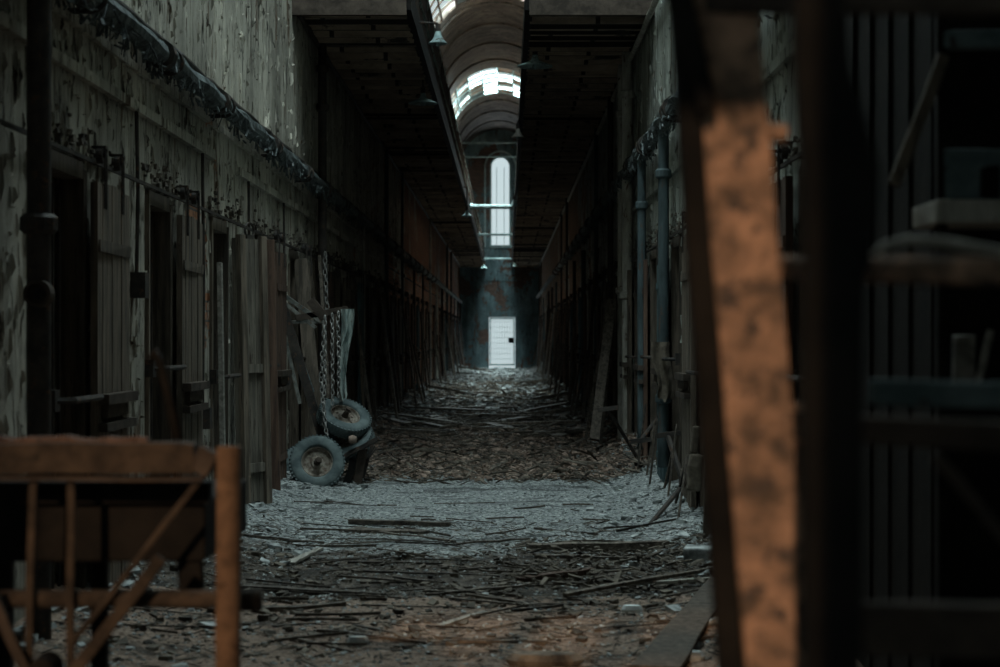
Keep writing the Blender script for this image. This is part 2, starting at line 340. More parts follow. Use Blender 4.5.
for si, (a, b, _) in enumerate(SKY):
    sk = thing('window_%d' % (si+1), (0, 0, 0), None, None); struct(sk)
    fr = MB(); gl = MB(); nb = 9
    for k in range(int((b-a)/1.15)+1):
        y = a+k*(b-a)/int((b-a)/1.15)
        fr.tube([(XC+HW*1.02*math.cos(p), y, SPR+HW*1.02*math.sin(p)) for p in np.linspace(.33, PI-.33, 20)], .045, 6)
    for p in np.linspace(.35, PI-.35, nb): fr.tube([(XC+HW*1.02*math.cos(p), a, SPR+HW*1.02*math.sin(p)), (XC+HW*1.02*math.cos(p), b, SPR+HW*1.02*math.sin(p))], .04, 6)
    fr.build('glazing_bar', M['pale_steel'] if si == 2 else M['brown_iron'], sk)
    boards = MB(); bk2 = MB()
    nyb = int((b-a)/1.15)
    for k in range(nyb):
        for q in range(nb-1):
            r = random.random()
            if (si == 2 and q >= 5 and r < .55) or (si == 2 and r < .25) or (si != 2 and r < .12):
                p0 = .35+(PI-.7)*q/(nb-1); p1 = .35+(PI-.7)*(q+1)/(nb-1); y0_ = a+(b-a)*k/nyb; y1_ = a+(b-a)*(k+1)/nyb; vs = []
                for R in (HW*1.03, HW*1.03+.02):
                    for y in (y0_, y1_):
                        for p in (p0, p1): vs.append((XC+R*math.cos(p), y, SPR+R*math.sin(p)))
                (boards if random.random() < .6 else bk2).add(vs, [(0,1,3,2), (4,6,7,5), (0,2,6,4), (1,5,7,3), (0,4,5,1), (2,3,7,6)])
    if boards.v: boards.build('covering_sheet', M['brickbit'], sk)
    if bk2.v: bk2.build('patch_sheet', M['slate'], sk)
# far wall with doorway and round-headed window
fw = MB(); DX0, DX1, DZ = -.95, .43, 2.80; WX0, WX1, WZ0, WZ1 = -.86, .16, 6.6, 11.25
T = (YE, YE+.5)
fw.box((XL-.5, T[0], -.2), (DX0, T[1], DZ)); fw.box((DX1, T[0], -.2), (XR+.5, T[1], DZ))
fw.box((XL-.5, T[0], DZ), (XR+.5, T[1], WZ0)); fw.box((XL-.5, T[0], WZ0), (WX0, T[1], WZ1)); fw.box((WX1, T[0], WZ0), (XR+.5, T[1], WZ1))
wr = (WX1-WX0)/2; wc = (WX0+WX1)/2; zs = WZ1-wr
fw.box((XL-.5, T[0], WZ1), (XR+.5, T[1], 13.2))
for sgn in (-1, 1):         # spandrels of the round head
    for i in range(8):
        p0, p1 = PI/2*i/8, PI/2*(i+1)/8
        x0, x1 = wc+sgn*wr*math.cos(p0), wc+sgn*wr*math.cos(p1)
        fw.box((min(x0, x1), T[0], zs+wr*math.sin((p0+p1)/2)), (max(x0, x1), T[1], WZ1+.01))
fw.box((DX0+.1, YE-.04, 3.0), (DX0+.18, YE+.01, 3.95)); fw.box((DX1-.25, YE-.04, 3.0), (DX1-.17, YE+.01, 3.95)); fw.box((DX0+.1, YE-.04, 3.95), (DX1-.17, YE+.01, 4.03))
fw.box((XL, YE-.10, 4.7), (XR, YE+.01, 4.95))
struct(fw.build('wall_far', M['endwall']))
ew = thing('window_4', (0, 0, 0), None, None); struct(ew)
f = MB()
for off, r in ((.0, .05), (.30, .05)):
    f.tube([(WX0-off, YE-.06, WZ0-.1), (WX0-off, YE-.06, zs)]+[(wc-(wr+off)*math.cos(p), YE-.06, zs+(wr+off)*math.sin(p)) for p in np.linspace(.1, PI-.1, 14)]+[(WX1+off, YE-.06, zs), (WX1+off, YE-.06, WZ0-.1)], r, 6)
f.build('window_frame', M['window_paint'], ew)
f = MB(); f.box((WX0-.1, YE-.2, WZ0-.15), (WX1+.1, YE+.02, WZ0)); f.build('window_sill', M['pale_steel'], ew)
f = MB(); f.tube([(wc-.2, YE+.2, WZ0), (wc-.2, YE+.2, zs)], .015, 5); f.tube([(wc+.2, YE+.2, WZ0), (wc+.2, YE+.2, zs)], .015, 5); f.build('glazing_bar', M['pale_steel'], ew)
g = thing('barred_gate', ((DX0+DX1)/2, YE+.1, 0), 'pale barred gate with a dark lock plate closing the bright far doorway', 'gate')
f = MB(); W = (DX1-DX0)/2-.03
f.box((-W, -.03, .25), (-W+.06, .03, 2.78)); f.box((W-.06, -.03, .25), (W, .03, 2.78)); f.box((-W, -.03, 2.70), (W, .03, 2.78)); f.box((-W, -.03, .25), (W, .03, .33)); f.build('gate_frame', M['pale_steel'], g)
f = MB()
for k in range(9): x = -W+.12+k*(2*W-.24)/8; f.tube([(x, 0, .3), (x, 0, 2.74)], .011, 5)
for k in range(8): z = .6+k*.28; f.tube([(-W, 0, z), (W, 0, z)], .008, 5)
f.build('gate_bars', M['pale_steel'], g)
f = MB(); f.box((.33, -.06, 1.45), (.60, .05, 1.72)); f.build('lock_plate', M['iron_and_shade'], g)
# unseen wall behind the camera, its opening added and shaped to trim the sun
nw = MB(); NY = (-2.1, -1.6); OX0, OX1, OZ0, OZ1 = -2.5, -.20, .35, 4.12
nw.box((XL-.5, NY[0], -.2), (OX0, NY[1], 13.2)); nw.box((OX1, NY[0], -.2), (XR+.5, NY[1], 13.2)); nw.box((OX0, NY[0], -.2), (OX1, NY[1], OZ0)); nw.box((OX0, NY[0], OZ1), (OX1, NY[1], 13.2))
struct(nw.build('unseen_wall_near', M['wall_r']))
nwf = MB(); nwf.box((-1.15, -1.9, 3.58), (OX1, -1.8, 3.76)); nwf.box((-1.75, -1.9, OZ0), (-1.62, -1.8, OZ1)); nwf.box((-1.22, -1.9, 3.1), (-1.05, -1.8, OZ1))  # added unseen bars that cast shadow bands on floor and post
struct(nwf.build('window_5', M['brown_iron']))  # added unseen shadow bars, not a real window
# ---------------------------------------------------------------- gallery balconies
ZS = 5.5; YB = 21.0
def balcony(side, edge, label):
    X = XL if side < 0 else XR; t_ = thing('gallery_balcony', (0, 0, 0), label, 'balcony')
    lo, hi = min(X, edge), max(X, edge)
    mb = MB(); mb.box((lo, YB, ZS), (hi, YE, ZS+.22)); mb.build('slab', M['soffit'], t_)
    mb = MB(); y = YB
    while y < YE-.2:
        dpt = random.choice((.05, .07, .09)); mb.box((lo+.02, y, ZS-dpt), (hi-.02, y+random.uniform(.06, .16), ZS+.01), jit=.006); y += random.uniform(.34, .5)
    mb.build('soffit_boards', M['soffit'], t_)
    mb = MB(); mb.box((lo, YB-.08, ZS-.12), (hi, YB, ZS+.26)); mb.build('end_beam', M['brown_iron'], t_)
    mb = MB(); e0, e1 = (edge-.04, edge+.05) if side < 0 else (edge-.05, edge+.04)
    mb.box((e0, YB, ZS-.05), (e1, YE, ZS+.23)); mb.build('edge_beam', M['iron_and_shade'], t_)
    mb = MB(); rx = edge+(-.03 if side < 0 else .03)
    for z in (ZS+.72, ZS+1.18): mb.tube([(rx, YB, z), (rx, YE, z)], .03, 6)
    mb.build('handrail', M['pale_steel'], t_)
    for k in range(30):
        y = YB+.3+k*2.5
        if y < YE-.3: q = MB(); q.tube([(rx, y, ZS+.25), (rx, y, ZS+1.2)], .03, 6); q.tube([(rx, y, ZS+.3), (rx+.25*side, y, ZS+.25)], .02, 5); q.build('post', M['iron'], t_)
    mb = MB(); y = YB+.2
    while y < YE-.5:
        mb.tube([(rx, y, ZS+.28), (rx+random.uniform(-.03, .03), y+random.uniform(-.05, .05), ZS+1.18)], .011, 4); y += .22
    b_ = mb.build('balusters', M['iron'], t_); b_['kind'] = 'stuff'
    return t_
EL, ER = -1.17, .26
balcony(-1, EL, 'left upper gallery balcony with lattice railing hanging over the corridor')
balcony(1, ER, 'right upper gallery balcony with plain dark edge hanging over the corridor')
# pipes and ties that bridge the gap
def bridge(Y, dz, r, label, mat='pale_steel', a=EL, b=ER, name='tie_pipe', grp=None):
    f = MB(); f.tube([(a-.05, Y, ZS+dz), (b+.05, Y, ZS+dz)], r, 8); f.tube([(a+.06, Y, ZS+dz), (a+.14, Y, ZS+dz)], r*1.5, 8)
    tag(f.build(name, M[mat], smooth=True), label, 'pipe', grp)
bridge(54, .10, .07, 'thick pale blue pipe bridging the balconies, lowest of those crossing the bright arched window')
bridge(70, .20, .045, 'thinner pale pipe bridging the balconies below the window foot')
bridge(86, -.02, .06, 'farthest pale pipe joining the two balcony edges, just above the end wall')
bridge(90, 5.95, .045, 'upper of two thin pale rods crossing high in front of the arched window', a=XL, b=XR, name='tie_rod')
bridge(90, 5.25, .05, 'lower of two thin pale rods crossing high in front of the arched window', a=XL, b=XR, name='tie_rod')
# ---------------------------------------------------------------- hanging lamps
def lamp(loc, label, R=.225, hang=.5, pale=False):
    l = thing('pendant_lamp', loc, label, 'lamp', None); hang = ZS-loc.z+.0
    if hang < .25: hang = .25
    f = MB(); f.lathe([(.03, .16), (.045, .10), (.06, .07), (R*.7, .03), (R, 0), (R, -.012), (R*.68, .018), (.05, .055), (.001, .06)], seg=20); f.build('lamp_shade', M['pipe_grey'] if not pale else M['pale_steel'], l, smooth=True)
    f = MB(); f.tube([(0, 0, .12), (0, 0, .24)], .035, 8); f.build('lamp_neck', M['iron'], l)
    f = MB(); f.tube([(0, 0, .2), (0, 0, hang)], .016, 6)
    if EL-.1 < loc.x < ER+.1: f.tube([(0, 0, hang), ((EL-.05 if loc.x < -.4 else ER+.05)-loc.x, 0, hang+.02)], .016, 6); f.build('stem', M['iron'], l)
    f = MB(); f.lathe([(.001, -.05), (.03, -.035), (.035, -.01), (.02, .04)], seg=10); f.build('bulb', M['pale_steel'], l, smooth=True)
    return l
lamp(P(535, 66, 24), 'dish-shaped lamp under the right balcony, nearest and largest of the hanging lamps', .235, None, True)
lamp(P(423, 103, 27), 'dish-shaped lamp under the left balcony, level with the skylight', .22, None, True)
lamp(P(438, 43, 23), 'small pale lamp hanging by the left railing near the top of the picture', .12, None, True)
lamp(P(467, 216, 46), 'small dish lamp on the left balcony edge beside the thick blue cross pipe', .15, None, True)
lamp(P(514, 205, 48), 'small lamp on the right balcony edge beside the thick blue cross pipe', .10, None, True)
lamp(P(484, 268, 78), 'farthest lamp on the left balcony edge above the end wall', .16, None, True)
lamp(P(515, 266, 78), 'farthest lamp on the right balcony edge above the end wall', .14, None, True)
lamp(P(518, 137, 32), 'small lamp close under the right balcony edge facing the arched window', .12, None)
# ---------------------------------------------------------------- pipes along the walls
def long_pipe(x, z, r, y0, y1, label, mat, wob=.07, name='lagged_pipe', jog=.012, couplings=True, brside=-1):
    t_ = thing(name, (x, y0, z), label, 'pipe'); f = MB(); pts = []; y = y0
    while y < y1: pts.append((random.uniform(-jog, jog)*.5, y-y0, random.uniform(-jog, jog))); y += .35 if y < 30 else 1.0
    f.tube(pts, r, 10, wob=wob); f.build('pipe', M[mat], t_, smooth=False)
    y = y0+.6
    while y < min(y1, 60):
        if couplings:
            f = MB(); f.tube([(0, y-y0-.06, 0), (0, y-y0+.06, 0)], r*1.35, 10); f.build('coupling', M['iron'], t_)
            f = MB(); f.bar((0, y-y0+.3, -r*1.1), (brside*.16, y-y0+.3, -r*1.2), .04, .03); f.torus(Matrix.Translation((0, y-y0+.3, 0)) @ Matrix.Rotation(PI/2, 4, 'X'), r*1.18, .014, seg=12); f.build('bracket', M['iron'], t_)
        y += random.uniform(2.0, 3.4)
    return t_
long_pipe(XL+.13, 3.56, .075, 6.5, 94, 'thick lagged pipe with crumbling insulation along the left wall above the doors', 'pipe', .16)
long_pipe(XR-.13, 3.83, .08, 6.5, 94, 'thick lagged pipe with crumbling insulation along the right wall', 'pipe', .25, brside=1)
long_pipe(XL+.05, 3.72, .03, 6.5, 94, 'thin conduit running above the lagged pipe on the left wall', 'iron', .1, couplings=False)
long_pipe(XR-.07, 5.36, .035, 12, 94, 'thin pipe in the angle of right wall and balcony', 'pipe_grey', .05, couplings=False, brside=1)
long_pipe(XL+.07, 5.40, .03, 21, 94, 'thin pipe in the angle of left wall and balcony', 'iron', .05, couplings=False)
def scraps(x0, x1, z, y0, y1, n, name, label):       # hanging rags of insulation
    f = MB()
    for _ in range(n):
        y = y0+(y1-y0)*random.random()**1.4; x = random.uniform(x0, x1); h = random.uniform(.0, .09)
        f.bar((x, y, z+random.uniform(-.05, .09)), (x+random.uniform(-.03, .03), y+random.uniform(-.1, .1), z-h), random.uniform(.005, .02), .008)
    tag(f.build(name, M['pipe']), label, 'insulation scraps', kind='stuff')
scraps(XL+.05, XL+.22, 3.48, 7, 50, 1000, 'insulation_scraps', 'ragged insulation hanging from the left wall pipe')
scraps(XR-.22, XR-.05, 3.74, 9, 50, 900, 'insulation_scraps', 'ragged insulation hanging from the right wall pipe')
def riser(x, y, r, z0, z1, label, mat, flanges=(), grp=None):
    t_ = thing('standpipe', (x, y, z0), label, 'pipe', grp); f = MB(); f.tube([(0, 0, z*(z1-z0)/12) for z in range(13)], r, 12, wob=.02); f.build('pipe', M[mat], t_, smooth=True)
    for z in flanges: f = MB(); f.tube([(0, 0, z-z0-.05), (0, 0, z-z0-.03), (0, 0, z-z0+.03), (0, 0, z-z0+.05)], [r*1.2, r*1.55, r*1.55, r*1.2], 12); f.build('flange', M[mat], t_)
    return t_
rp = riser(-2.34, 9.0, .062, 0, 5.0, 'thick dark standpipe with a bolted flange and round port at the left picture edge', 'iron', (2.18, 3.4))
f = MB(); f.lathe([(.03, -.09), (.068, -.09), (.068, 0), (.05, 0), (.05, -.05), (.03, -.05)], Matrix.Translation((.02, 0, 1.83)) @ Matrix.Rotation(PI/2, 4, 'X') @ Matrix.Translation((0,0,.12)), 20); f.build('inspection_port', M['brown_iron'], rp)
riser(-2.38, 23.2, .055, 0, 5.5, 'dark standpipe on the left wall behind the hanging chains', 'iron', (1.2, 2.4, 4.6, 5.1))
riser(1.62, 25.5, .055, 0, 5.5, 'left one of the paired tall grey pipes on the right wall', 'pipe_grey', (2.3, 4.8))
riser(1.62, 24.2, .075, 0, 5.5, 'right and thicker one of the paired tall grey pipes on the right wall', 'pipe_grey', (2.2, 4.9))
riser(1.60, 21.4, .05, .3, 3.8, 'slim teal pipe on the right wall next to the brown door', 'pipe_teal', (3.2,))
riser(1.60, 18.4, .055, .3, 3.9, 'slim teal pipe on the right wall just left of the nearest grey-brown door', 'pipe_teal', (3.3, 1.0))
for i in range(26):
    y = 28+i*2.6; s = -1 if i % 2 else 1
    riser(XL+.1 if s < 0 else XR-.1, y+random.uniform(-.5, .5), random.uniform(.025, .05), 0, random.choice((3.5, 5.45)), 'thin dark pipe rising up the far %s wall among the cell doors' % ('left' if s < 0 else 'right'), random.choice(('iron', 'iron', 'pipe_grey', 'pipe_teal')), (), 'thin pipes on the far %s wall' % ('left' if s < 0 else 'right'))
# thin conduits on near piers
for (x, y, z0, z1, lb) in ((XL+.03, 12.0, 2.0, 3.15, 'thin conduit dropping from the moulding left of the second left cell door'), (XL+.03, 14.6, 1.0, 3.15, 'thin conduit dropping from the moulding right of the second left cell door'),
                           (XL+.03, 17.2, 1.2, 3.2, 'thin conduit dropping from the moulding above the leaning cream door'), (XL+.03, 19.9, 1.2, 3.2, 'thin conduit dropping from the moulding before the steel frame')):
    f = MB(); f.tube([(x, y, z0), (x+.01, y, (z0+z1)/2), (x, y, z1)], .014, 6); f.box((x-.03, y-.06, z0-.12), (x+.07, y+.06, z0+.05)); tag(f.build('conduit', M['iron']), lb, 'pipe')
# ---------------------------------------------------------------- sliding cell doors
def make_door(side, mat, label, group=None, w=.98, h=2.5):
    t_ = thing('cell_door', (0, 0, 0), label, 'door', group); t_['kind'] = 'thing'      # local: x out of the wall, y along it
    f = MB(); n = 7; pw = w/n
    for k in range(n): f.box((.0, k*pw+.005, random.uniform(0, .03)), (.045+random.uniform(-.004, .006), (k+1)*pw-.005, h-random.uniform(0, .03)))
    f.box((.0, .004, .05), (.02, w-.004, h-.05)); f.build('plank_panel', M[mat], t_)
    for z in (.28, h-.42): f = MB(); f.box((.045, .02, z), (.056, w-.02, z+.07), jit=.003); f.build('batten', M[mat], t_)
    f = MB(); f.box((.045, .0, 1.18), (.11, w*.95, 1.24)); f.box((.045, .1, 1.10), (.085, w*.75, 1.18)); f.box((.045, .0, 1.02), (.10, w*.95, 1.07)); f.build('door_bolt', M['brown_iron'], t_)
    for y in (.2, w-.25):
        f = MB(); f.box((.046, y-.03, h-.16), (.056, y-.02, h+.2)); f.box((.046, y+.02, h-.16), (.056, y+.03, h+.2)); f.box((-.03, y-.03, h+.2), (.056, y+.03, h+.215)); hg = f.build('hanger', M['iron'], t_)
        f = MB(); f.tube([(.0, y, h+.16), (.035, y, h+.16)], .05, 14); f.tube([(-.02, y, h+.16), (.06, y, h+.16)], .015, 8); f.build('roller', M['iron'], hg)
    return t_
L_LABEL = {0: 'brown-grey plank cell door slid open, nearest on the left wall', 1: 'brown-grey plank cell door slid open, second on the left wall', 3: 'narrow brown plank cell door third along the left wall, behind the leaning cream door', 4: 'plank cell door on the left wall behind the steel frame and chains'}
R_LABEL = {1: 'grey-brown plank cell door hung on rusty rollers, nearest fully visible on the right wall', 2: 'teal-stained cell door between two slim teal pipes on the right wall', 3: 'reddish brown narrow cell door on the right wall beside the tall grey pipes'}
protos = {}
def put_doors(side, opens, y0):
    X = XL if side < 0 else XR
    for a, b in opens:
        if a < 8 or b+1.2 > YE: continue
        k = round((a-y0)/BAY)
        if side < 0: mat = {0: 'wood', 1: 'wood', 2: 'cream_door', 3: 'brown_door'}.get(k) or random.choice(('wood', 'brown_door', 'wood', 'teal_door'))
        else: mat = {1: 'wood', 2: 'teal_door', 3: 'brown_door'}.get(k) or random.choice(('wood', 'brown_door', 'wood', 'teal_door'))
        lb = (L_LABEL if side < 0 else R_LABEL).get(k)
        cn_ = {'wood': 'grey-brown', 'brown_door': 'reddish brown', 'teal_door': 'teal-stained'}.get(mat, 'cream')
        lab = lb or (cn_+' plank cell door slid beside its opening, far down the left wall' if side < 0 else cn_+' plank cell door slid beside its opening, far down the right wall')
        grp = None if lb else cn_+(' cell doors far down the left wall' if side < 0 else ' cell doors far down the right wall')
        if side < 0 and k == 2: continue
        # slid to the far side (left wall) or the near side of the opening (right wall)
        y = b-.02+random.uniform(-.12, .05)
        sc_ = (1, .9, 1)
        if mat not in protos:
            d_ = make_door(side, mat, lab, grp); protos[mat] = d_
        else:
            d_ = dup(protos[mat], (0,0,0), label=lab)
            if grp: d_['group'] = grp
            elif 'group' in d_: del d_['group']
        if side < 0: d_.location = (X+.06, y, .04); d_.rotation_euler = (0, 0, 0)
        else: d_.location = (X-.06, y+.9, .06); d_.rotation_euler = (0, 0, PI)
        d_.scale = sc_; d_['label'] = lab
put_doors(-1, opL, Y0L); put_doors(1, opR, Y0R)
for s, X in ((-1, XL), (1, XR)):
    f = MB(); xx = X-s*.05
    y = 7.5
    while y < 94:
        L = BAY; f.box((xx-.008, y, 2.645), (xx+.008, min(y+L+.01, 94.9), 2.668)); f.box((min(X, xx), y+.2, 2.65), (max(X, xx), y+.24, 2.66)); y += BAY if random.random() > .1 else BAY
    tag(f.build('door_track', M['iron']), 'flat iron roller track above the cell doors of the %s wall' % ('left' if s < 0 else 'right'), 'rail')
# door frames, broken lintel rubble and locking bars
def bays(side, opens):
    X = XL if side < 0 else XR
    for i, (a, b) in enumerate(opens):
        if a < 8: continue
        near = a < 24
        nm = 'left' if side < 0 else 'right'
        t_ = thing('door_frame', (X, a, 0), None, None); struct(t_)
        s = -side
        for y, n_ in ((.0, 'jamb'), (.82, 'jamb')):
            f = MB(); f.box((min(-.12*s, .025*s), y, .0), (max(-.12*s, .025*s), y+.06, 2.6), jit=.006); f.build(n_, M['wood'], t_)
        f = MB(); f.box((min(-.12*s, .02*s), .06, 2.54), (max(-.12*s, .02*s), .82, 2.64)); f.build('lintel', M['wood'], t_)
        f = MB(); z = 1.33+random.uniform(-.1, .1); f.tube([(.02*s, .05, z), (.14*s, .1, z), (.14*s, .75, z)], .02, 6); f.box((min(0, .06*s), .0, z-.06), (max(0, .06*s), .1, z+.06)); f.build('locking_bar', M['iron'], t_)
        if random.random() < .8:
            f = MB(); zz = random.uniform(.2, .8); 
            for q in range(5): f.tube([(-.1*s, .12+q*.15, 0.05), (-.1*s, .12+q*.15, 2.5)], .012, 5)
            f.build('grille', M['iron'], t_)
bays(-1, opL); bays(1, opR)
# brick and plaster crumbling above the near lintels: loose flakes of paint on both walls
def flakes(side, n, name, label):
    X = XL if side < 0 else XR; s = -side; f = MB()
    for _ in range(n):
        y = 8+34*random.random()**1.6; z = random.uniform(.3, 5.4) if y > 12 else random.uniform(.5, 4.5)
        if z < DOORZ and any(a-.05 < y < b+.02 for a, b in (opL if side < 0 else opR)): continue
        h = random.uniform(.05, .30)*random.random(); wd = random.uniform(.008, .028)*(.4+2*h); lift = random.uniform(.006, .028); sk_ = random.uniform(-.03, .03)
        c = random.choice((-1, 1))
        vs = [(X+s*.001, y, z), (X+s*.001, y+sk_, z+h), (X+s*lift*.5, y+c*wd*.3+sk_, z+h*.95), (X+s*lift, y+c*wd, z+h*.35)]
        vs += [(v[0]+s*.003, v[1], v[2]) for v in vs]
        f.add(vs, [(0,1,2,3), (7,6,5,4), (0,4,5,1), (1,5,6,2), (2,6,7,3), (3,7,4,0)])
    tag(f.build(name, M['wall'] if side < 0 else M['wall_r']), label, 'paint flakes', kind='stuff')
flakes(-1, 3400, 'paint_flakes', 'curling flakes of paint on the left wall'); flakes(1, 2200, 'paint_flakes', 'curling flakes of paint on the right wall')
# crumbling lintel brick heaps above doors
for side, X, ops in ((-1, XL, opL), (1, XR, opR)):
    f = MB()
    for a, b in ops:
        if 8 < a < 40:
            for _ in range(60):
                y = random.uniform(a-.15, b+.9); z = 2.66+abs(random.gauss(0, .10)); q = random.uniform(.008, .035)
                f.box((X-side*.0-q if side < 0 else X-q*.7, y-q, z-q*.5), (X+q*.9 if side < 0 else X+q, y+q, z+q*.6), jit=q*.35)
    tag(f.build('broken_brick', M['chip']), 'broken brick showing above the cell doors of the %s wall' % ('left' if side < 0 else 'right'), 'broken brick', kind='stuff')
# ---------------------------------------------------------------- leaning doors and boards
def lean(name, p, q, w, th, mat, label, cat='board', group=None, up=(1,0,0), n=3):
    f = MB(); f.bar(p, q, w, th, up, n=n, warp=.003); return tag(f.build(name, M[mat], bevel=.004), label, cat, group)
ld = thing('leaning_door', (-2.43, 16.2, 0.10), 'tall cream plank door off its track leaning on the left wall', 'door', rz=math.radians(-22))
f = MB()
for k in range(3): f.box((0, k*.14+.004, random.uniform(0, .03)), (.05, (k+1)*.14-.004, 2.42))
o = f.build('plank_panel', M['cream_door'], ld); f = MB(); f.box((.05, 0, 0), (.10, .08, 2.45)); f.box((.05, .34, 0), (.09, .42, 2.45)); f.build('stile', M['wood'], ld)
f = MB(); f.box((.05, .08, 1.2), (.075, .34, 1.28)); f.box((.05, .08, .3), (.075, .34, .38)); f.build('batten', M['cream_door'], ld)
f = MB(); f.torus(Matrix.Translation((.02, .25, 2.5)) @ Matrix.Rotation(PI/2, 4, 'Y'), .07, .012, seg=12); f.box((.0, .2, 2.3), (.03, .3, 2.46)); f.build('hanger_ring', M['iron'], ld)
ld.rotation_euler = (0, math.radians(-1.5), math.radians(-28))
ld2 = lean('leaning_board', (-2.36, 15.0, .05), (-2.42, 15.15, 2.25), .08, .04, 'pale_wood', 'narrow pale board leaning beside the tall cream door')
lean('leaning_board', (-2.30, 17.9, .1), (-2.38, 18.0, 2.6), .10, .05, 'brown_door', 'tall brown board leaning right of the cream door', up=(0,1,0))
lean('leaning_board', (-2.16, 20.9, .05), (-2.42, 21.1, 2.55), .16, .05, 'wood', 'brown board leaning behind the rusty steel frame', up=(0,1,0))
lean('leaning_board', (-2.15, 22.2, .1), (-2.35, 22.6, 2.65), .16, .04, 'plank', 'dark board leaning behind the hanging chains')
lean('leaning_board', P(594, 436, 24)-Vector((0,0,.05)), P(612, 300, 25.5), .13, .05, 'plank', 'long board leaning at the foot of the paired grey pipes', up=(0,1,0))
lean('leaning_board', P(583, 420, 30), P(598, 250, 32), .12, .05, 'plank', 'thin dark board leaning on the right wall beyond the grey pipes')
for i in range(60):
    side = -1 if i % 2 else 1; y = 25+66*((i+random.random())/60); X = XL if side < 0 else XR; nm = 'left' if side < 0 else 'right'
    h = random.uniform(1.4, 2.9); off = random.uniform(.2, .55)
    lean('leaning_board', (X-side*off, y, floor_h(X-side*off, y)), (X-side*.18, y+random.uniform(-.5, .5), h), random.uniform(.08, .28), .04, random.choice(('plank', 'wood', 'plank', 'pale_wood' if y > 50 else 'plank')), 'old board leaning on the far %s wall among the cell doors' % nm, 'board', 'boards leaning on the far %s wall' % nm, n=1)
# ---------------------------------------------------------------- wheels, chain, cloth and the steel frame by the left wall
def wheel(c, nrm, R, label, spin=0, wob=0):
    t_ = thing('old_tyre', c, label, 'wheel'); t_.rotation_mode = 'QUATERNION'; t_.rotation_quaternion = Vector(nrm).normalized().to_track_quat('Z', 'Y')
    r0 = R*.55; hw = R*.27; prof = []
    for k in range(20):
        a = 2*PI*k/20; ca, sa = math.cos(a), math.sin(a); e = .55
        prof.append(((R+r0)/2+(R-r0)/2*math.copysign(abs(ca)**e, ca), hw*math.copysign(abs(sa)**e, sa)*(1-.18*max(0, ca))))
    f = MB(); f.lathe(prof, seg=48, closed=True); f.build('tyre', M['tyre'], t_, smooth=True)
    f = MB()
    for k in range(44):
        a = 2*PI*k/44; Mx = Matrix.Rotation(a, 4, 'Z')
        for s in (-1, 1): f.box((R-.012, -.011, s*hw*.15), (R+.004, .011, s*hw*.80), Mx)
    f.build('tread', M['tyre'], t_)
    f = MB(); f.lathe([(r0*1.07, hw*.62), (r0*.98, hw*.66), (r0*.92, hw*.3), (r0*.80, hw*.05), (r0*.45, hw*.12), (r0*.35, hw*.32), (.001, hw*.34)], seg=32); f.lathe([(r0*1.07, -hw*.62), (r0*.98, -hw*.66), (r0*.92, -hw*.3), (r0*.80, hw*.03), (.001, hw*.03)], seg=32)
    for k in range(6):
        a = 2*PI*k/6; f.tube([(r0*.6*math.cos(a), r0*.6*math.sin(a), hw*.05), (r0*.6*math.cos(a), r0*.6*math.sin(a), hw*.22)], .012, 6)
    f.build('rim', M['hub'], t_, smooth=False)
    f = MB(); f.tube([(0, 0, hw*.2), (.01, 0, hw*1.0), (.015, 0, hw*1.7)], [.04, .03, .026], 10); f.tube([(.013, 0, hw*1.2), (.014, 0, hw*1.35)], .042, 6); f.build('axle_stub', M['brown_iron'], t_)
    return t_
wheel(P(317, 463, 19.6)+Vector((0, 0, .0)), (.12, -1, .33), .30, 'tyre with a whitish rusty rim propped upright, lowest of the wheel heap')
wheel(P(344, 418, 20.1), (.42, -.62, 1.0), .30, 'tyre lying tilted on top of the wheel heap with its axle stub pointing up')
wheel(P(349, 441, 20.15), (-.35, -.75, 1.0), .29, 'tyre lying flat and half hidden between the two visible rims')
wheel(P(300, 470, 20.2), (.55, -.7, .3), .27, 'dark tyre mostly hidden behind the upright one, nearest the wall')
ax = thing('axle_beam', P(358, 450, 19.9), 'short rusty axle beam with leaf spring jutting right of the wheel heap', 'axle')
f = MB(); f.bar((-.22, .0, -.12), (.24, -.1, .14), .09, .05, n=3, warp=.01); f.build('beam', M['iron'], ax, bevel=.006)
f = MB()
for k in range(4): f.bar((-.05+.03*k, .1, -.32), (.20-.02*k, .1, .02+.02*k), .05, .014)
f.build('leaf_spring', M['iron'], ax)
f = MB(); f.lathe([(.001, .05), (.045, .035), (.05, -.03), (.001, -.05)], Matrix.Translation((-.05, -.1, .12)), 12); f.build('grease_cap', M['brickbit'], ax, smooth=True)
f = MB(); f.bar((-.05, 0, -.1), (-.12, 0, -.37), .08, .08, n=2, warp=.01); f.build('bracket', M['iron_and_shade'], ax)
f = MB(); f.bar((.06, 0, .02), (.0, .05, -.36), .10, .06, n=2, warp=.01); f.build('brace', M['brown_iron'], ax)
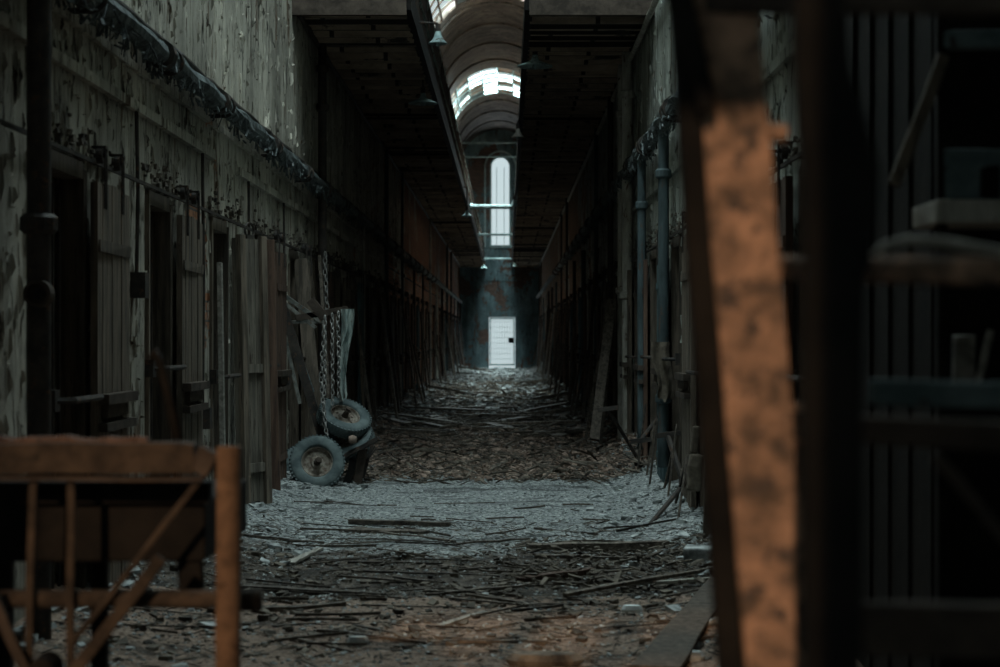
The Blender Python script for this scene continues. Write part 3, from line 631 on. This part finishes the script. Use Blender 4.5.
# steel frame (folded trolley) leaning on the wall
fr = thing('steel_trolley_frame', (-2.05, 20.2, 0), 'dark folded steel trolley frame leaning at the left wall behind the wheels', 'frame')
M['worn_steel'] = rough_mat('worn_steel', (.06, .065, .06), (.20, .20, .18), 8, spots=(.12, .07, .045))
o0 = Vector((-2.05, 20.2, 0))
def frb(a, b, w_, th, n_, mat='worn_steel', Ya=20.2, Yb=20.2):
    f = MB(); f.bar(P(*a, Ya)-o0, P(*b, Yb)-o0, w_, th, (0, 1, 0)); f.build(n_, M[mat], fr, bevel=.003)
frb((276, 290), (322, 322), .05, .05, 'top_rail'); frb((278, 298), (316, 328), .04, .04, 'top_rail'); frb((281, 300), (322, 436), .10, .04, 'side_rail', 'iron'); frb((277, 300), (300, 404), .04, .04, 'side_rail')
frb((291, 330), (313, 392), .035, .03, 'brace', 'slate'); frb((292, 322), (322, 322), .035, .03, 'cross_bar'); frb((296, 318), (348, 309), .07, .05, 'top_plate', 'brown_iron'); frb((335, 312), (330, 430), .045, .05, 'leg', 'brown_iron'); frb((346, 312), (341, 402), .035, .04, 'leg'); frb((310, 300), (325, 318), .10, .06, 'bracket', 'brown_iron')
frb((276, 292), (279, 480), .05, .05, 'leg', 'iron', 20.3, 20.3)
def chain(pts, label, L=.058, grp=None):
    f = MB(); k = 0; acc = 0
    for i in range(len(pts)-1):
        a, b_ = Vector(pts[i]), Vector(pts[i+1]); n = max(1, int((b_-a).length/(L*.72)))
        for j in range(n):
            c = a.lerp(b_, j/n)+Vector((random.uniform(-.006, .006), 0, 0)); q = (b_-a).to_track_quat('Y', 'Z').to_matrix().to_4x4()
            f.torus(Matrix.Translation(c) @ q @ Matrix.Rotation(k % 2*PI/2+.4, 4, 'Y'), L*.42, L*.12, sx=.62, seg=10, rs=5); k += 1
    return tag(f.build('hanging_chain', M['iron'], smooth=True), label, 'chain', grp)
M['chain'] = rough_mat('chain_steel', (.12, .12, .115), (.34, .33, .31), 12, rough=.6)
for (x0, y0_, x1, y1_, lb) in ((325, 318, 324, 428, 'long chain hanging in front of the steel frame, leftmost strand'), (332, 316, 333, 408, 'chain strand hanging just right of the longest chain'), (338, 314, 339, 400, 'chain strand hanging next to the pale cloth')):
    c = chain([P(x0, y0_, 19.85), P(x1, y1_, 19.85)], lb, .075); c.data.materials[0] = M['chain']
c = chain([P(325, 318, 19.82), P(321, 380, 19.8), P(326, 436, 19.75), P(322, 440, 19.8)], 'loose chain end curling down onto the wheel heap', .075); c.data.materials[0] = M['chain']
c = chain([P(325, 255, 22.9), P(327, 318, 22.9)], 'chain looped high on the dark standpipe', .10); c.data.materials[0] = M['chain']
def cloth(name, p0, width, height, mat, label, cat, depth=.05, seed=0, taper=.7):
    f = MB(); nx_, nz = 16, 28; vs = []
    for sd in (0, 1):
        for j in range(nz+1):
            for i in range(nx_+1):
                u, v = i/nx_, j/nz; wd = width*(1-(1-taper)*v)
                x = (u-.5)*wd+.03*math.sin(v*5+seed)+.02*mnoise.noise(Vector((u*4, v*6, seed))); y = depth*math.sin(u*9+2*v+seed)*(.4+.6*v)+sd*.006
                z = -height*v*(1+.12*mnoise.noise(Vector((u*5, 0, seed+3))))
                vs.append(Vector(p0)+Vector((x, y, z)))
    n1 = (nx_+1)*(nz+1); fs = []
    for j in range(nz):
        for i in range(nx_):
            a = j*(nx_+1)+i; fs += [(a, a+nx_+1, a+nx_+2, a+1), (n1+a, n1+a+1, n1+a+nx_+2, n1+a+nx_+1)]
    for j in range(nz):
        a = j*(nx_+1); fs.append((a, n1+a, n1+a+nx_+1, a+nx_+1)); a += nx_; fs.append((a, a+nx_+1, n1+a+nx_+1, n1+a))
    f.add(vs, fs); return tag(f.build(name, M[mat], smooth=True), label, cat)
cloth('hanging_cloth', P(345, 309, 19.95), .15, .95, 'cloth', 'tattered pale blue-grey cloth hanging from the steel frame beside the chains', 'cloth', .06, 1, .5)
cloth('hanging_sack', P(663, 342, 18.2), .20, .58, 'sack', 'brown sacking hung on the right wall doors', 'cloth', .03, 4, .75)
# ---------------------------------------------------------------- things at the right wall foot
def rod(name, a, b, r, label, mat='iron', cat='rod', head=False):
    f = MB(); f.tube([a, (Vector(a)+Vector(b))/2+Vector((0,0,.01)), b], r, 7)
    if head: q = Vector(a); f.bar(q+Vector((-.12, 0, .0)), q+Vector((.12, 0, .03)), .05, .05)
    return tag(f.build(name, M[mat]), label, cat)
rod('iron_bar', P(608, 410, 21.0), P(642, 466, 21.5), .022, 'bent iron bar with a crosspiece standing out of the rubble at right', head=True)
rod('iron_bar', P(668, 436, 17.6), P(689, 502, 17.2), .03, 'thick iron bar leaning by the right wall foot near the dark doorway', head=True)
rod('iron_bar', P(648, 527, 15.3), P(706, 460, 17.0), .022, 'long iron bar propped diagonally at the right wall foot')
rod('iron_bar', P(640, 442, 19.5), P(661, 415, 19.6), .025, 'short iron hook sticking out by the brown sacking', head=True)
f = MB(); f.bar((1.58, 13.9, .0), (1.62, 14.1, 2.5), .14, .06, (0,1,0), n=6, warp=.01); tag(f.build('leaning_board', M['wood'], bevel=.004), 'wide board standing against the right wall, nearest to the rusty post', 'board')
f = MB()
f.bar((1.60, 15.5, .3), (1.63, 15.5, .62), .12, .10, n=3, warp=.01); f.bar((1.61, 15.5, .62), (1.63, 15.5, .86), .07, .06, n=2, warp=.005); tag(f.build('worn_boot', M['sack'], bevel=.02), 'dull boot-shaped lump of cloth by the right-hand doorway', 'lump')
for i in range(8):
    y = 15.5+i*.8; x = XR-.16-random.uniform(0, .1)
    lean('broken_slat', (x, y, .05), (x+.1, y+random.uniform(-.2, .2), random.uniform(.5, 1.0)), .04, .02, 'plank', 'thin broken slat standing at the foot of the right wall', 'slat', 'broken slats along the right wall', n=1)
# ---------------------------------------------------------------- boards on the floor
def board(px0, py0, px1, py1, w_, th, mat, label, grp=None, lift=.02, name='floor_board', warp=.004):
    a, b = G(px0, py0), G(px1, py1); a.z = floor_h(a.x, a.y)+lift*.4; b.z = floor_h(b.x, b.y)+lift*.4
    f = MB(); f.bar(a, b, w_, th*.75, n=7, warp=warp*1.2, taper=.6); return tag(f.build(name, M[mat], bevel=.003), label, 'board', grp)
board(350, 524, 450, 527, .10, .05, 'plank', 'dark board with splintered ends lying alone on the grey sand, centre left', lift=.05)
board(352, 529, 425, 534, .22, .05, 'plank', 'broken wide board pressed into the dirt just under the splintered one')
board(380, 533, 455, 541, .05, .03, 'plank', 'thin stick lying below the splintered board')
board(528, 552, 668, 549, .14, .09, 'plank', 'long dark beam lying across the floor left of the concrete block', lift=.05)
board(535, 560, 650, 562, .08, .05, 'plank', 'second dark beam lying just in front of the long one')
board(520, 583, 592, 574, .09, .05, 'brown_door', 'reddish split board in the dark debris right of centre', lift=.04)
board(600, 588, 725, 592, .05, .03, 'pipe_grey', 'long grey lath lying towards the leaning rusty post', lift=.05)
board(565, 598, 720, 583, .05, .03, 'plank', 'thin lath crossing the grey lath at the right', lift=.05)
board(445, 594, 530, 588, .05, .03, 'plank', 'thin lath in the debris left of the reddish split board')
board(440, 625, 485, 612, .05, .025, 'pale_wood', 'short light lath lying in the sunlit orange dirt')
board(290, 566, 320, 551, .07, .03, 'pale_wood', 'short pale board lying diagonally in the dark litter at left', lift=.04)
board(240, 588, 385, 595, .09, .04, 'plank', 'dark sodden beam behind the timber post')
board(255, 612, 345, 606, .08, .04, 'plank', 'short dark beam just right of the timber post')
board(590, 400+48, 660, 446, .08, .04, 'plank', 'dark stick on the brown rubble in front of the grey pipes')
board(655, 667+12, 722, 592, .24, .03, 'wood', 'wide flat board lying lengthwise on the floor beside the leaning rusty post', lift=.06)
board(236, 548, 300, 543, .05, .03, 'plank', 'thin stick near the left wall foot')
board(352, 572, 500, 577, .04, .02, 'plank', 'long thin stick across the middle of the litter')
board(440, 566, 486, 572, .04, .02, 'plank', 'short thin stick below the sand at centre')
board(456, 543, 530, 541, .03, .02, 'plank', 'straight thin twig on the sand at centre')
# many further boards, told apart by nothing
for i in range(110):
    py = 374+66*random.random()**.9; Y = EYE*F/(py-CY); hx = min(2.2, 2.0); px = CX+F*random.uniform(-2.1, 1.4)/Y
    L = random.uniform(.5, 2.0); a = random.gauss(0, .5)+(PI/2 if random.random() < .12 else 0); c = Vector(((px-CX)*Y/F, Y, 0)); dd = Vector((math.cos(a), math.sin(a), 0))*L/2
    p, q = c-dd, c+dd
    for v in (p, q): v.x = max(XL+.2, min(XR-.2, v.x)); v.z = floor_h(v.x, v.y)+random.uniform(.01, .07)
    f = MB(); f.bar(p, q, random.uniform(.07, .22), random.uniform(.03, .07), n=2, warp=.01)
    tag(f.build('floor_board', M[random.choice(('plank', 'plank', 'chip', 'wood'))]), 'broken board lying in the brown rubble far along the corridor floor', 'board', 'boards in the far floor rubble')
for i in range(110):
    py = 500+155*random.random()**.8; Y = EYE*F/(py-CY); L = random.uniform(.12, .7); a = random.gauss(0, .5); x = random.uniform(-1.9, 1.25); dd = Vector((math.cos(a), math.sin(a), 0))*L/2; c = Vector((x, Y, 0)); p, q = c-dd, c+dd
    for v in (p, q): v.z = floor_h(v.x, v.y)+.012
    f = MB(); f.bar(p, q, random.uniform(.008, .03), random.uniform(.006, .018), n=2, warp=.004, taper=.5)
    tag(f.build('twig', M['plank']), 'thin dark splinter of wood on the near dusty floor', 'splinter', 'splinters on the near floor')
cb = MB(); p = G(683, 572); cb.box((p.x, p.y, -.02), (p.x+.42, p.y+.30, .16), Matrix.Translation(p) @ Matrix.Rotation(-.12, 4, 'Z') @ Matrix.Translation(-p), jit=.012)
tag(cb.build('concrete_block', M['stone'], bevel=.012), 'rectangular grey block on the floor at right beside the leaning rusty post', 'block')
def litter(px, py, sx, sy, sz, mat, label, name='paper_scrap', cat='scrap'):
    p = G(px, py); f = MB(); f.lathe([(.001, sz), (sx*.4, sz*.9), (sx*.5, sz*.4), (sx*.45, 0)], Matrix.Translation((p.x, p.y, floor_h(p.x, p.y))) @ Matrix.Diagonal((1, sy/sx, 1, 1)), 8)
    tag(f.build(name, M[mat]), label, cat)
litter(632, 611, .13, .07, .05, 'white', 'white scrap in the sunlit dirt left of the wide flat board')
litter(485, 597, .05, .04, .025, 'white', 'tiny white scrap in the dark litter below centre')
litter(302, 540, .06, .03, .02, 'white', 'pale scrap near the left wall foot')
litter(603, 516, .08, .03, .015, 'white', 'white flat chip on the sand to the right')
litter(307, 485, .05, .05, .11, 'white', 'small pale upright chip in front of the upright tyre')
litter(358, 646, .12, .07, .05, 'stone', 'grey stone on the sunlit dirt at the bottom, left of centre', 'stone', 'stone')
litter(545, 664, .40, .18, .06, 'chip', 'brown clod at the bottom edge of the picture', 'clod', 'clod')
litter(248, 508, .16, .10, .07, 'stone', 'flat grey stone at the foot of the cream door', 'stone', 'stone')
litter(688, 660, .18, .10, .05, 'stone', 'stone beside the wide flat board', 'stone', 'stone')
# ---------------------------------------------------------------- uncountable rubble
def rubble(name, n, yf, xf, smin, smax, mat, label, flat=.5, long_=1.0, lift=0, along=False):
    f = MB(); U = rng.random((n, 8))
    cube = np.array([(x, y, z) for z in (-1, 1) for y in (-1, 1) for x in (-1, 1)], float)
    V = []; FC = []
    q = [(0,2,3,1), (4,5,7,6), (0,1,5,4), (2,6,7,3), (0,4,6,2), (1,3,7,5)]
    for i in range(n):
        y = yf(U[i, 0]); x = xf(U[i, 1], y); s = smin+(smax-smin)*U[i, 2]**2.5; a = U[i, 3]*2*PI if not along else (U[i, 3]+U[i, 6]+U[i, 7]-1.5)*1.3; L = 1+(long_-1)*U[i, 4]
        v = cube*np.array((s*L, s, s*flat))*(1+rng.uniform(-.6, .3, (8, 3))); t1 = rng.uniform(-.4, .4)
        v[:, 2] += v[:, 0]*t1
        ca, sa = math.cos(a), math.sin(a); vx = v[:, 0]*ca-v[:, 1]*sa; vy = v[:, 0]*sa+v[:, 1]*ca
        z = floor_h(x, y)+s*flat*.5+lift*U[i, 5]
        V += list(zip((vx+x).tolist(), (vy+y).tolist(), (v[:, 2]+z).tolist())); FC += [tuple(8*i+k for k in ff) for ff in q]
    f.v, f.f = V, FC; tag(f.build(name, M[mat]), label, 'rubble', kind='stuff')
any_x = lambda u, y: XL+.08+(XR-XL-.16)*u
edge_x = lambda u, y: (XL+.05+.9*(u*2)**2) if u < .5 else (XR-.05-.9*((u-.5)*2)**2)
rubble('gravel', 15000, lambda u: 8.5+13.5*u, any_x, .002, .013, 'stone', 'small grey chips scattered over the near floor')
rubble('gravel', 2600, lambda u: 8.5+30*u, edge_x, .006, .045, 'stone', 'plaster rubble banked along both walls')
rubble('brick_rubble', 9000, lambda u: 20.5+11*u**1.2, any_x, .005, .04, 'brickbit', 'brown brick rubble band across the corridor', lift=.05)
rubble('wood_litter', 5000, lambda u: 20+45*u**1.3, any_x, .005, .024, 'chip', 'wood litter covering the middle of the corridor', long_=14, lift=.09, along=True)
rubble('dirt_clods', 1500, lambda u: 9+4.6*u, any_x, .005, .032, 'chip', 'dark clods and broken lumps over the near floor')
rubble('dirt_clods', 900, lambda u: 11.4+2.6*u, lambda u, y: .0+1.5*u, .003, .02, 'chip', 'dark debris banked at right in front of the sand', long_=4, along=True, lift=.05)
rubble('wood_litter', 7000, lambda u: 8.6+7.4*u, any_x, .0015, .008, 'chip', 'splinters and dirt over the nearest floor', long_=12, along=True)
rubble('brick_rubble', 5000, lambda u: 36+56*u, any_x, .012, .07, 'stone', 'pale rubble over the far end of the floor', lift=.05)
# ---------------------------------------------------------------- the rusty frame close to the camera at right
rk = thing('rusty_rack', (.6, 2.6, 0), 'big rusty steel rack with a leaning orange post close to the camera at right', 'rack')
O = Vector((.6, 2.6, 0))
def rkb(a, b, w_, th, n_, mat, n=8, warp=.0015, up=(0, 1, 0), taper=1, bev=.006):
    f = MB(); f.bar(Vector(a)-O, Vector(b)-O, w_, th, up, n=n, warp=warp, taper=taper); return f.build(n_, M[mat], rk, bevel=bev)
def at(px, py, Y): return P(px, py, Y)
pb = at(778, 667, 3.0); pt = at(723, 0, 3.0); sl_ = (pt-pb)/(pt.z-pb.z)
rkb(pb-sl_*(pb.z-.0), pt+sl_*.5, .112, .05, 'leaning_post', 'rust', n=40)
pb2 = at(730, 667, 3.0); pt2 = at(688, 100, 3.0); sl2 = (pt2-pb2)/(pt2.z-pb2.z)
rkb(pb2-sl2*(pb2.z), pt2+sl2*.9, .042, .05, 'post_shade_bar', 'iron_and_shade', n=10)  # black bar standing in for the shaded left face of the post
rkb(at(664, -60, 2.93), at(708, 112, 2.93), .046, .03, 'brace', 'iron_and_shade', n=4, taper=.6)  # dark bar standing in for the shadow wedge across the post top
q = at(835, 667, 2.05); 
prof = [(667, 808, 864), (400, 806, 864), (285, 806, 866), (262, 808, 874), (170, 806, 881), (120, 800, 868), (60, 797, 850), (-40, 794, 838)]
f = MB(); vs = []; prof = [(2050, 808, 864)]+prof
for (yy, xa, xb) in prof:
    for dy in (0, .05): vs += [at(xa, yy, 2.05)+Vector((0, dy, 0))-O, at(xb, yy, 2.05)+Vector((0, dy, 0))-O]
vs = [Vector((v.x, v.y, max(v.z, 0))) for v in vs]; fs = []
for k in range(len(prof)-1):
    b0 = 4*k; b1 = b0+4; fs += [(b0, b0+1, b1+1, b1), (b0+2, b1+2, b1+3, b0+3), (b0, b1, b1+2, b0+2), (b0+1, b0+3, b1+3, b1+1)]
fs += [(0, 2, 3, 1), (b1, b1+1, b1+3, b1+2)]
f.add(vs, fs); f.build('dark_post', M['iron_and_shade'], rk, bevel=.006)
f = MB(); f.tube([at(770, 268, 3.04)-O, at(1060, 272, 2.7)-O], .0215, 12, wob=.02); f.build('cross_pipe', M['rust'], rk, smooth=True)
rkb(at(1060, 3, 2.6), at(700, 3, 3.0), .035, .03, 'top_bar', 'brown_iron', up=(0,1,0))
rkb(at(790, 425, 3.0), at(1060, 440, 2.6), .045, .03, 'cross_bar', 'brown_iron')
rkb(at(870, 392, 3.4), at(1080, 398, 3.4), .05, .03, 'cross_bar', 'slate')
rkb(at(800, 626, 2.8), at(1080, 632, 2.6), .08, .04, 'cross_bar', 'brown_iron')
rkb(at(935, 455, 2.9), at(1010, 545, 2.9), .018, .018, 'diagonal_strut', 'brown_iron')
f = MB(); f.tube([at(762, 131, 3.0)-O, at(786, 134, 3.0)-O], .016, 10); f.build('pin', M['rust'], rk)
f = MB(); f.box((-.03, -.02, -.03), (.035, .03, .04), Matrix.Translation(at(800, 428, 3.0)-O), jit=.006); f.build('clamp', M['rust'], rk, bevel=.008)
rkb(Vector((1.02, 2.62, 0)), Vector((1.02, 2.62, 2.5)), .05, .05, 'far_post', 'iron_and_shade')
f = MB(); f.tube([at(868, 262, 3.1), at(885, 246, 3.1), at(910, 240, 3.1), at(950, 243, 3.1), at(1010, 254, 3.1), at(1060, 262, 3.1)], .0095, 8); tag(f.build('loose_hose', M['pipe_grey'], smooth=True), 'thin grey hose arching above the cross pipe of the rusty rack', 'hose')
# clutter standing in the shade behind the rack
mc = thing('machine_cabinet', (1.36, 5.3, 0), 'dark open steel cabinet with pale blue panels standing behind the rusty rack', 'cabinet')
O2 = Vector((1.36, 5.3, 0))
def mcb(x0, y0_, x1, y1_, Y, dep, n_, mat):
    a, b_ = P(x0, y0_, Y)-O2, P(x1, y1_, Y)-O2; f = MB(); f.box((min(a.x, b_.x), a.y, min(a.z, b_.z)), (max(a.x, b_.x), a.y+dep, max(a.z, b_.z)), jit=.004); f.build(n_, M[mat], mc, bevel=.004)
mcb(944, 29, 1060, 48, 5.2, .05, 'top_rail', 'slate'); mcb(944, 148, 1060, 200, 5.2, .05, 'side_panel', 'slate'); mcb(936, 200, 1060, 222, 5.15, .3, 'shelf', 'pipe_grey')
mcb(938, -20, 948, 900, 5.2, .05, 'corner_post', 'iron_and_shade'); mcb(944, -20, 1060, 860, 5.5, .03, 'back_panel', 'iron_and_shade'); mcb(1050, -20, 1062, 900, 5.2, .05, 'corner_post', 'iron_and_shade')
mcb(985, 165, 1000, 195, 5.15, .05, 'latch', 'iron_and_shade'); mcb(955, 335, 976, 392, 5.18, .04, 'bracket_plate', 'pale_wood')
lean('leaning_board', P(893, 185, 5.0), P(944, 55, 5.1), .035, .02, 'wood', 'brown board leaning against the machine cabinet high behind the rack', up=(0,1,0))
lean('leaning_board', P(976, 390, 5.1), P(990, 330, 5.15), .02, .015, 'pale_wood', 'pale split stick standing on the machine cabinet bracket', up=(0,1,0))
# ---------------------------------------------------------------- rust-brown hand cart, bottom left
ct = thing('hand_cart', (-1.2, 5.2, 0), 'rust-brown timber and iron hand cart in the lower left foreground', 'cart')
O3 = Vector((-1.2, 5.2, 0))
def cb_(a, b, Y, w_, th, n_, mat='cart_wood', Yb=None, n=4, taper=1, warp=.002):
    f = MB(); f.bar(P(*a, Y)-O3, P(*b, Yb or Y)-O3, w_, th, (0, 1, 0), n=n, warp=warp, taper=taper); return f.build(n_, M[mat], ct, bevel=.004)
cb_((-60, 458), (196, 458), 5.0, .085, .09, 'top_rail', warp=.003, n=12); cb_((196, 456), (214, 466), 5.0, .07, .08, 'rail_end', 'brown_iron')
cb_((-40, 442), (150, 440), 5.03, .02, .06, 'rail_cap', 'brown_door', n=14, warp=.006)
cb_((-60, 478), (205, 479), 5.0, .012, .07, 'under_strip', 'brown_iron')
cb_((34, 478), (27, 700), 5.0, .022, .02, 'upright'); cb_((71, 478), (70, 700), 5.0, .022, .02, 'upright')
cb_((198, 482), (70, 646), 5.0, .018, .016, 'diagonal_brace'); cb_((162, 558), (60, 690), 4.95, .035, .03, 'diagonal_strut')
cb_((-10, 590), (30, 680), 4.95, .03, .03, 'diagonal_strut', 'brown_iron')
pz = P(228, 667, 4.9)
cb_((229, 446), (228, 667), 4.9, .062, .05, 'post', 'rust_wood', n=6, warp=.001); f = MB(); f.bar(pz-O3, Vector((pz.x, 4.9, 0))-O3, .062, .05, (0,1,0)); f.build('post_foot', M['rust_wood'], ct)
f = MB(); f.tube([P(-60, 599, 5.05)-O3, P(215, 599, 5.05)-O3, P(258, 600, 5.05)-O3], .026, 12); f.tube([P(240, 600, 5.05)-O3, P(262, 600, 5.05)-O3], .032, 12); f.build('axle', M['cart_wood'], ct, smooth=True)
f = MB(); a, b_ = P(-60, 500, 5.3)-O3, P(208, 560, 5.3)-O3; f.box((a.x, .05, b_.z), (b_.x, .9, a.z)); f.build('tray', M['iron_and_shade'], ct, bevel=.01)
f = MB(); f.box((a.x-.05, .0, a.z), (b_.x+.02, .06, a.z+.06)); f.build('tray_rim', M['iron_and_shade'], ct)
cb_((100, 560), (101, 800), 5.9, .05, .05, 'leg', 'iron_and_shade'); cb_((190, 558), (192, 590), 5.3, .07, .05, 'hanger', 'iron_and_shade'); cb_((5, 560), (5, 800), 5.9, .05, .05, 'leg', 'iron_and_shade')
for (px, Yb) in ((101, 5.9), (5, 5.9)):
    p = P(px, 790, Yb); f = MB(); f.bar(p-O3, Vector((p.x, Yb, 0))-O3, .05, .05, (0,1,0)); f.build('leg_foot', M['iron_and_shade'], ct)
f = MB(); f.lathe([(.001, .06), (.035, .05), (.04, -.05), (.001, -.06)], Matrix.Translation(P(45, 668, 4.95)-O3) @ Matrix.Rotation(PI/2, 4, 'X'), 12); f.build('hub', M['iron_and_shade'], ct)
cb_((32, 667), (30, 900), 5.0, .022, .02, 'upright'); cb_((70, 667), (70, 900), 5.0, .022, .02, 'upright')
f = MB(); f.tube([P(178, 440, 5.2), P(168, 395, 5.2), P(160, 362, 5.2), P(155, 353, 5.2), P(150, 360, 5.2)], [.018, .014, .014, .018, .012], 8); tag(f.build('iron_hook', M['iron_and_shade'], smooth=True), 'hooked iron rod standing up from the hand cart', 'hook')

f = MB(); f.box((1.60, 6.3, .0), (1.64, 9.5, 3.5), jit=.01)  # added black sheet that darkens the lit wall behind the rack
for k in range(9): f.box((1.585, 6.35+k*.38, .02), (1.60, 6.39+k*.38, 3.45))
tag(f.build('shade_sheet', M['iron_and_shade']), 'added tall black ribbed sheet standing in for shade on the right wall behind the rack', 'sheet')
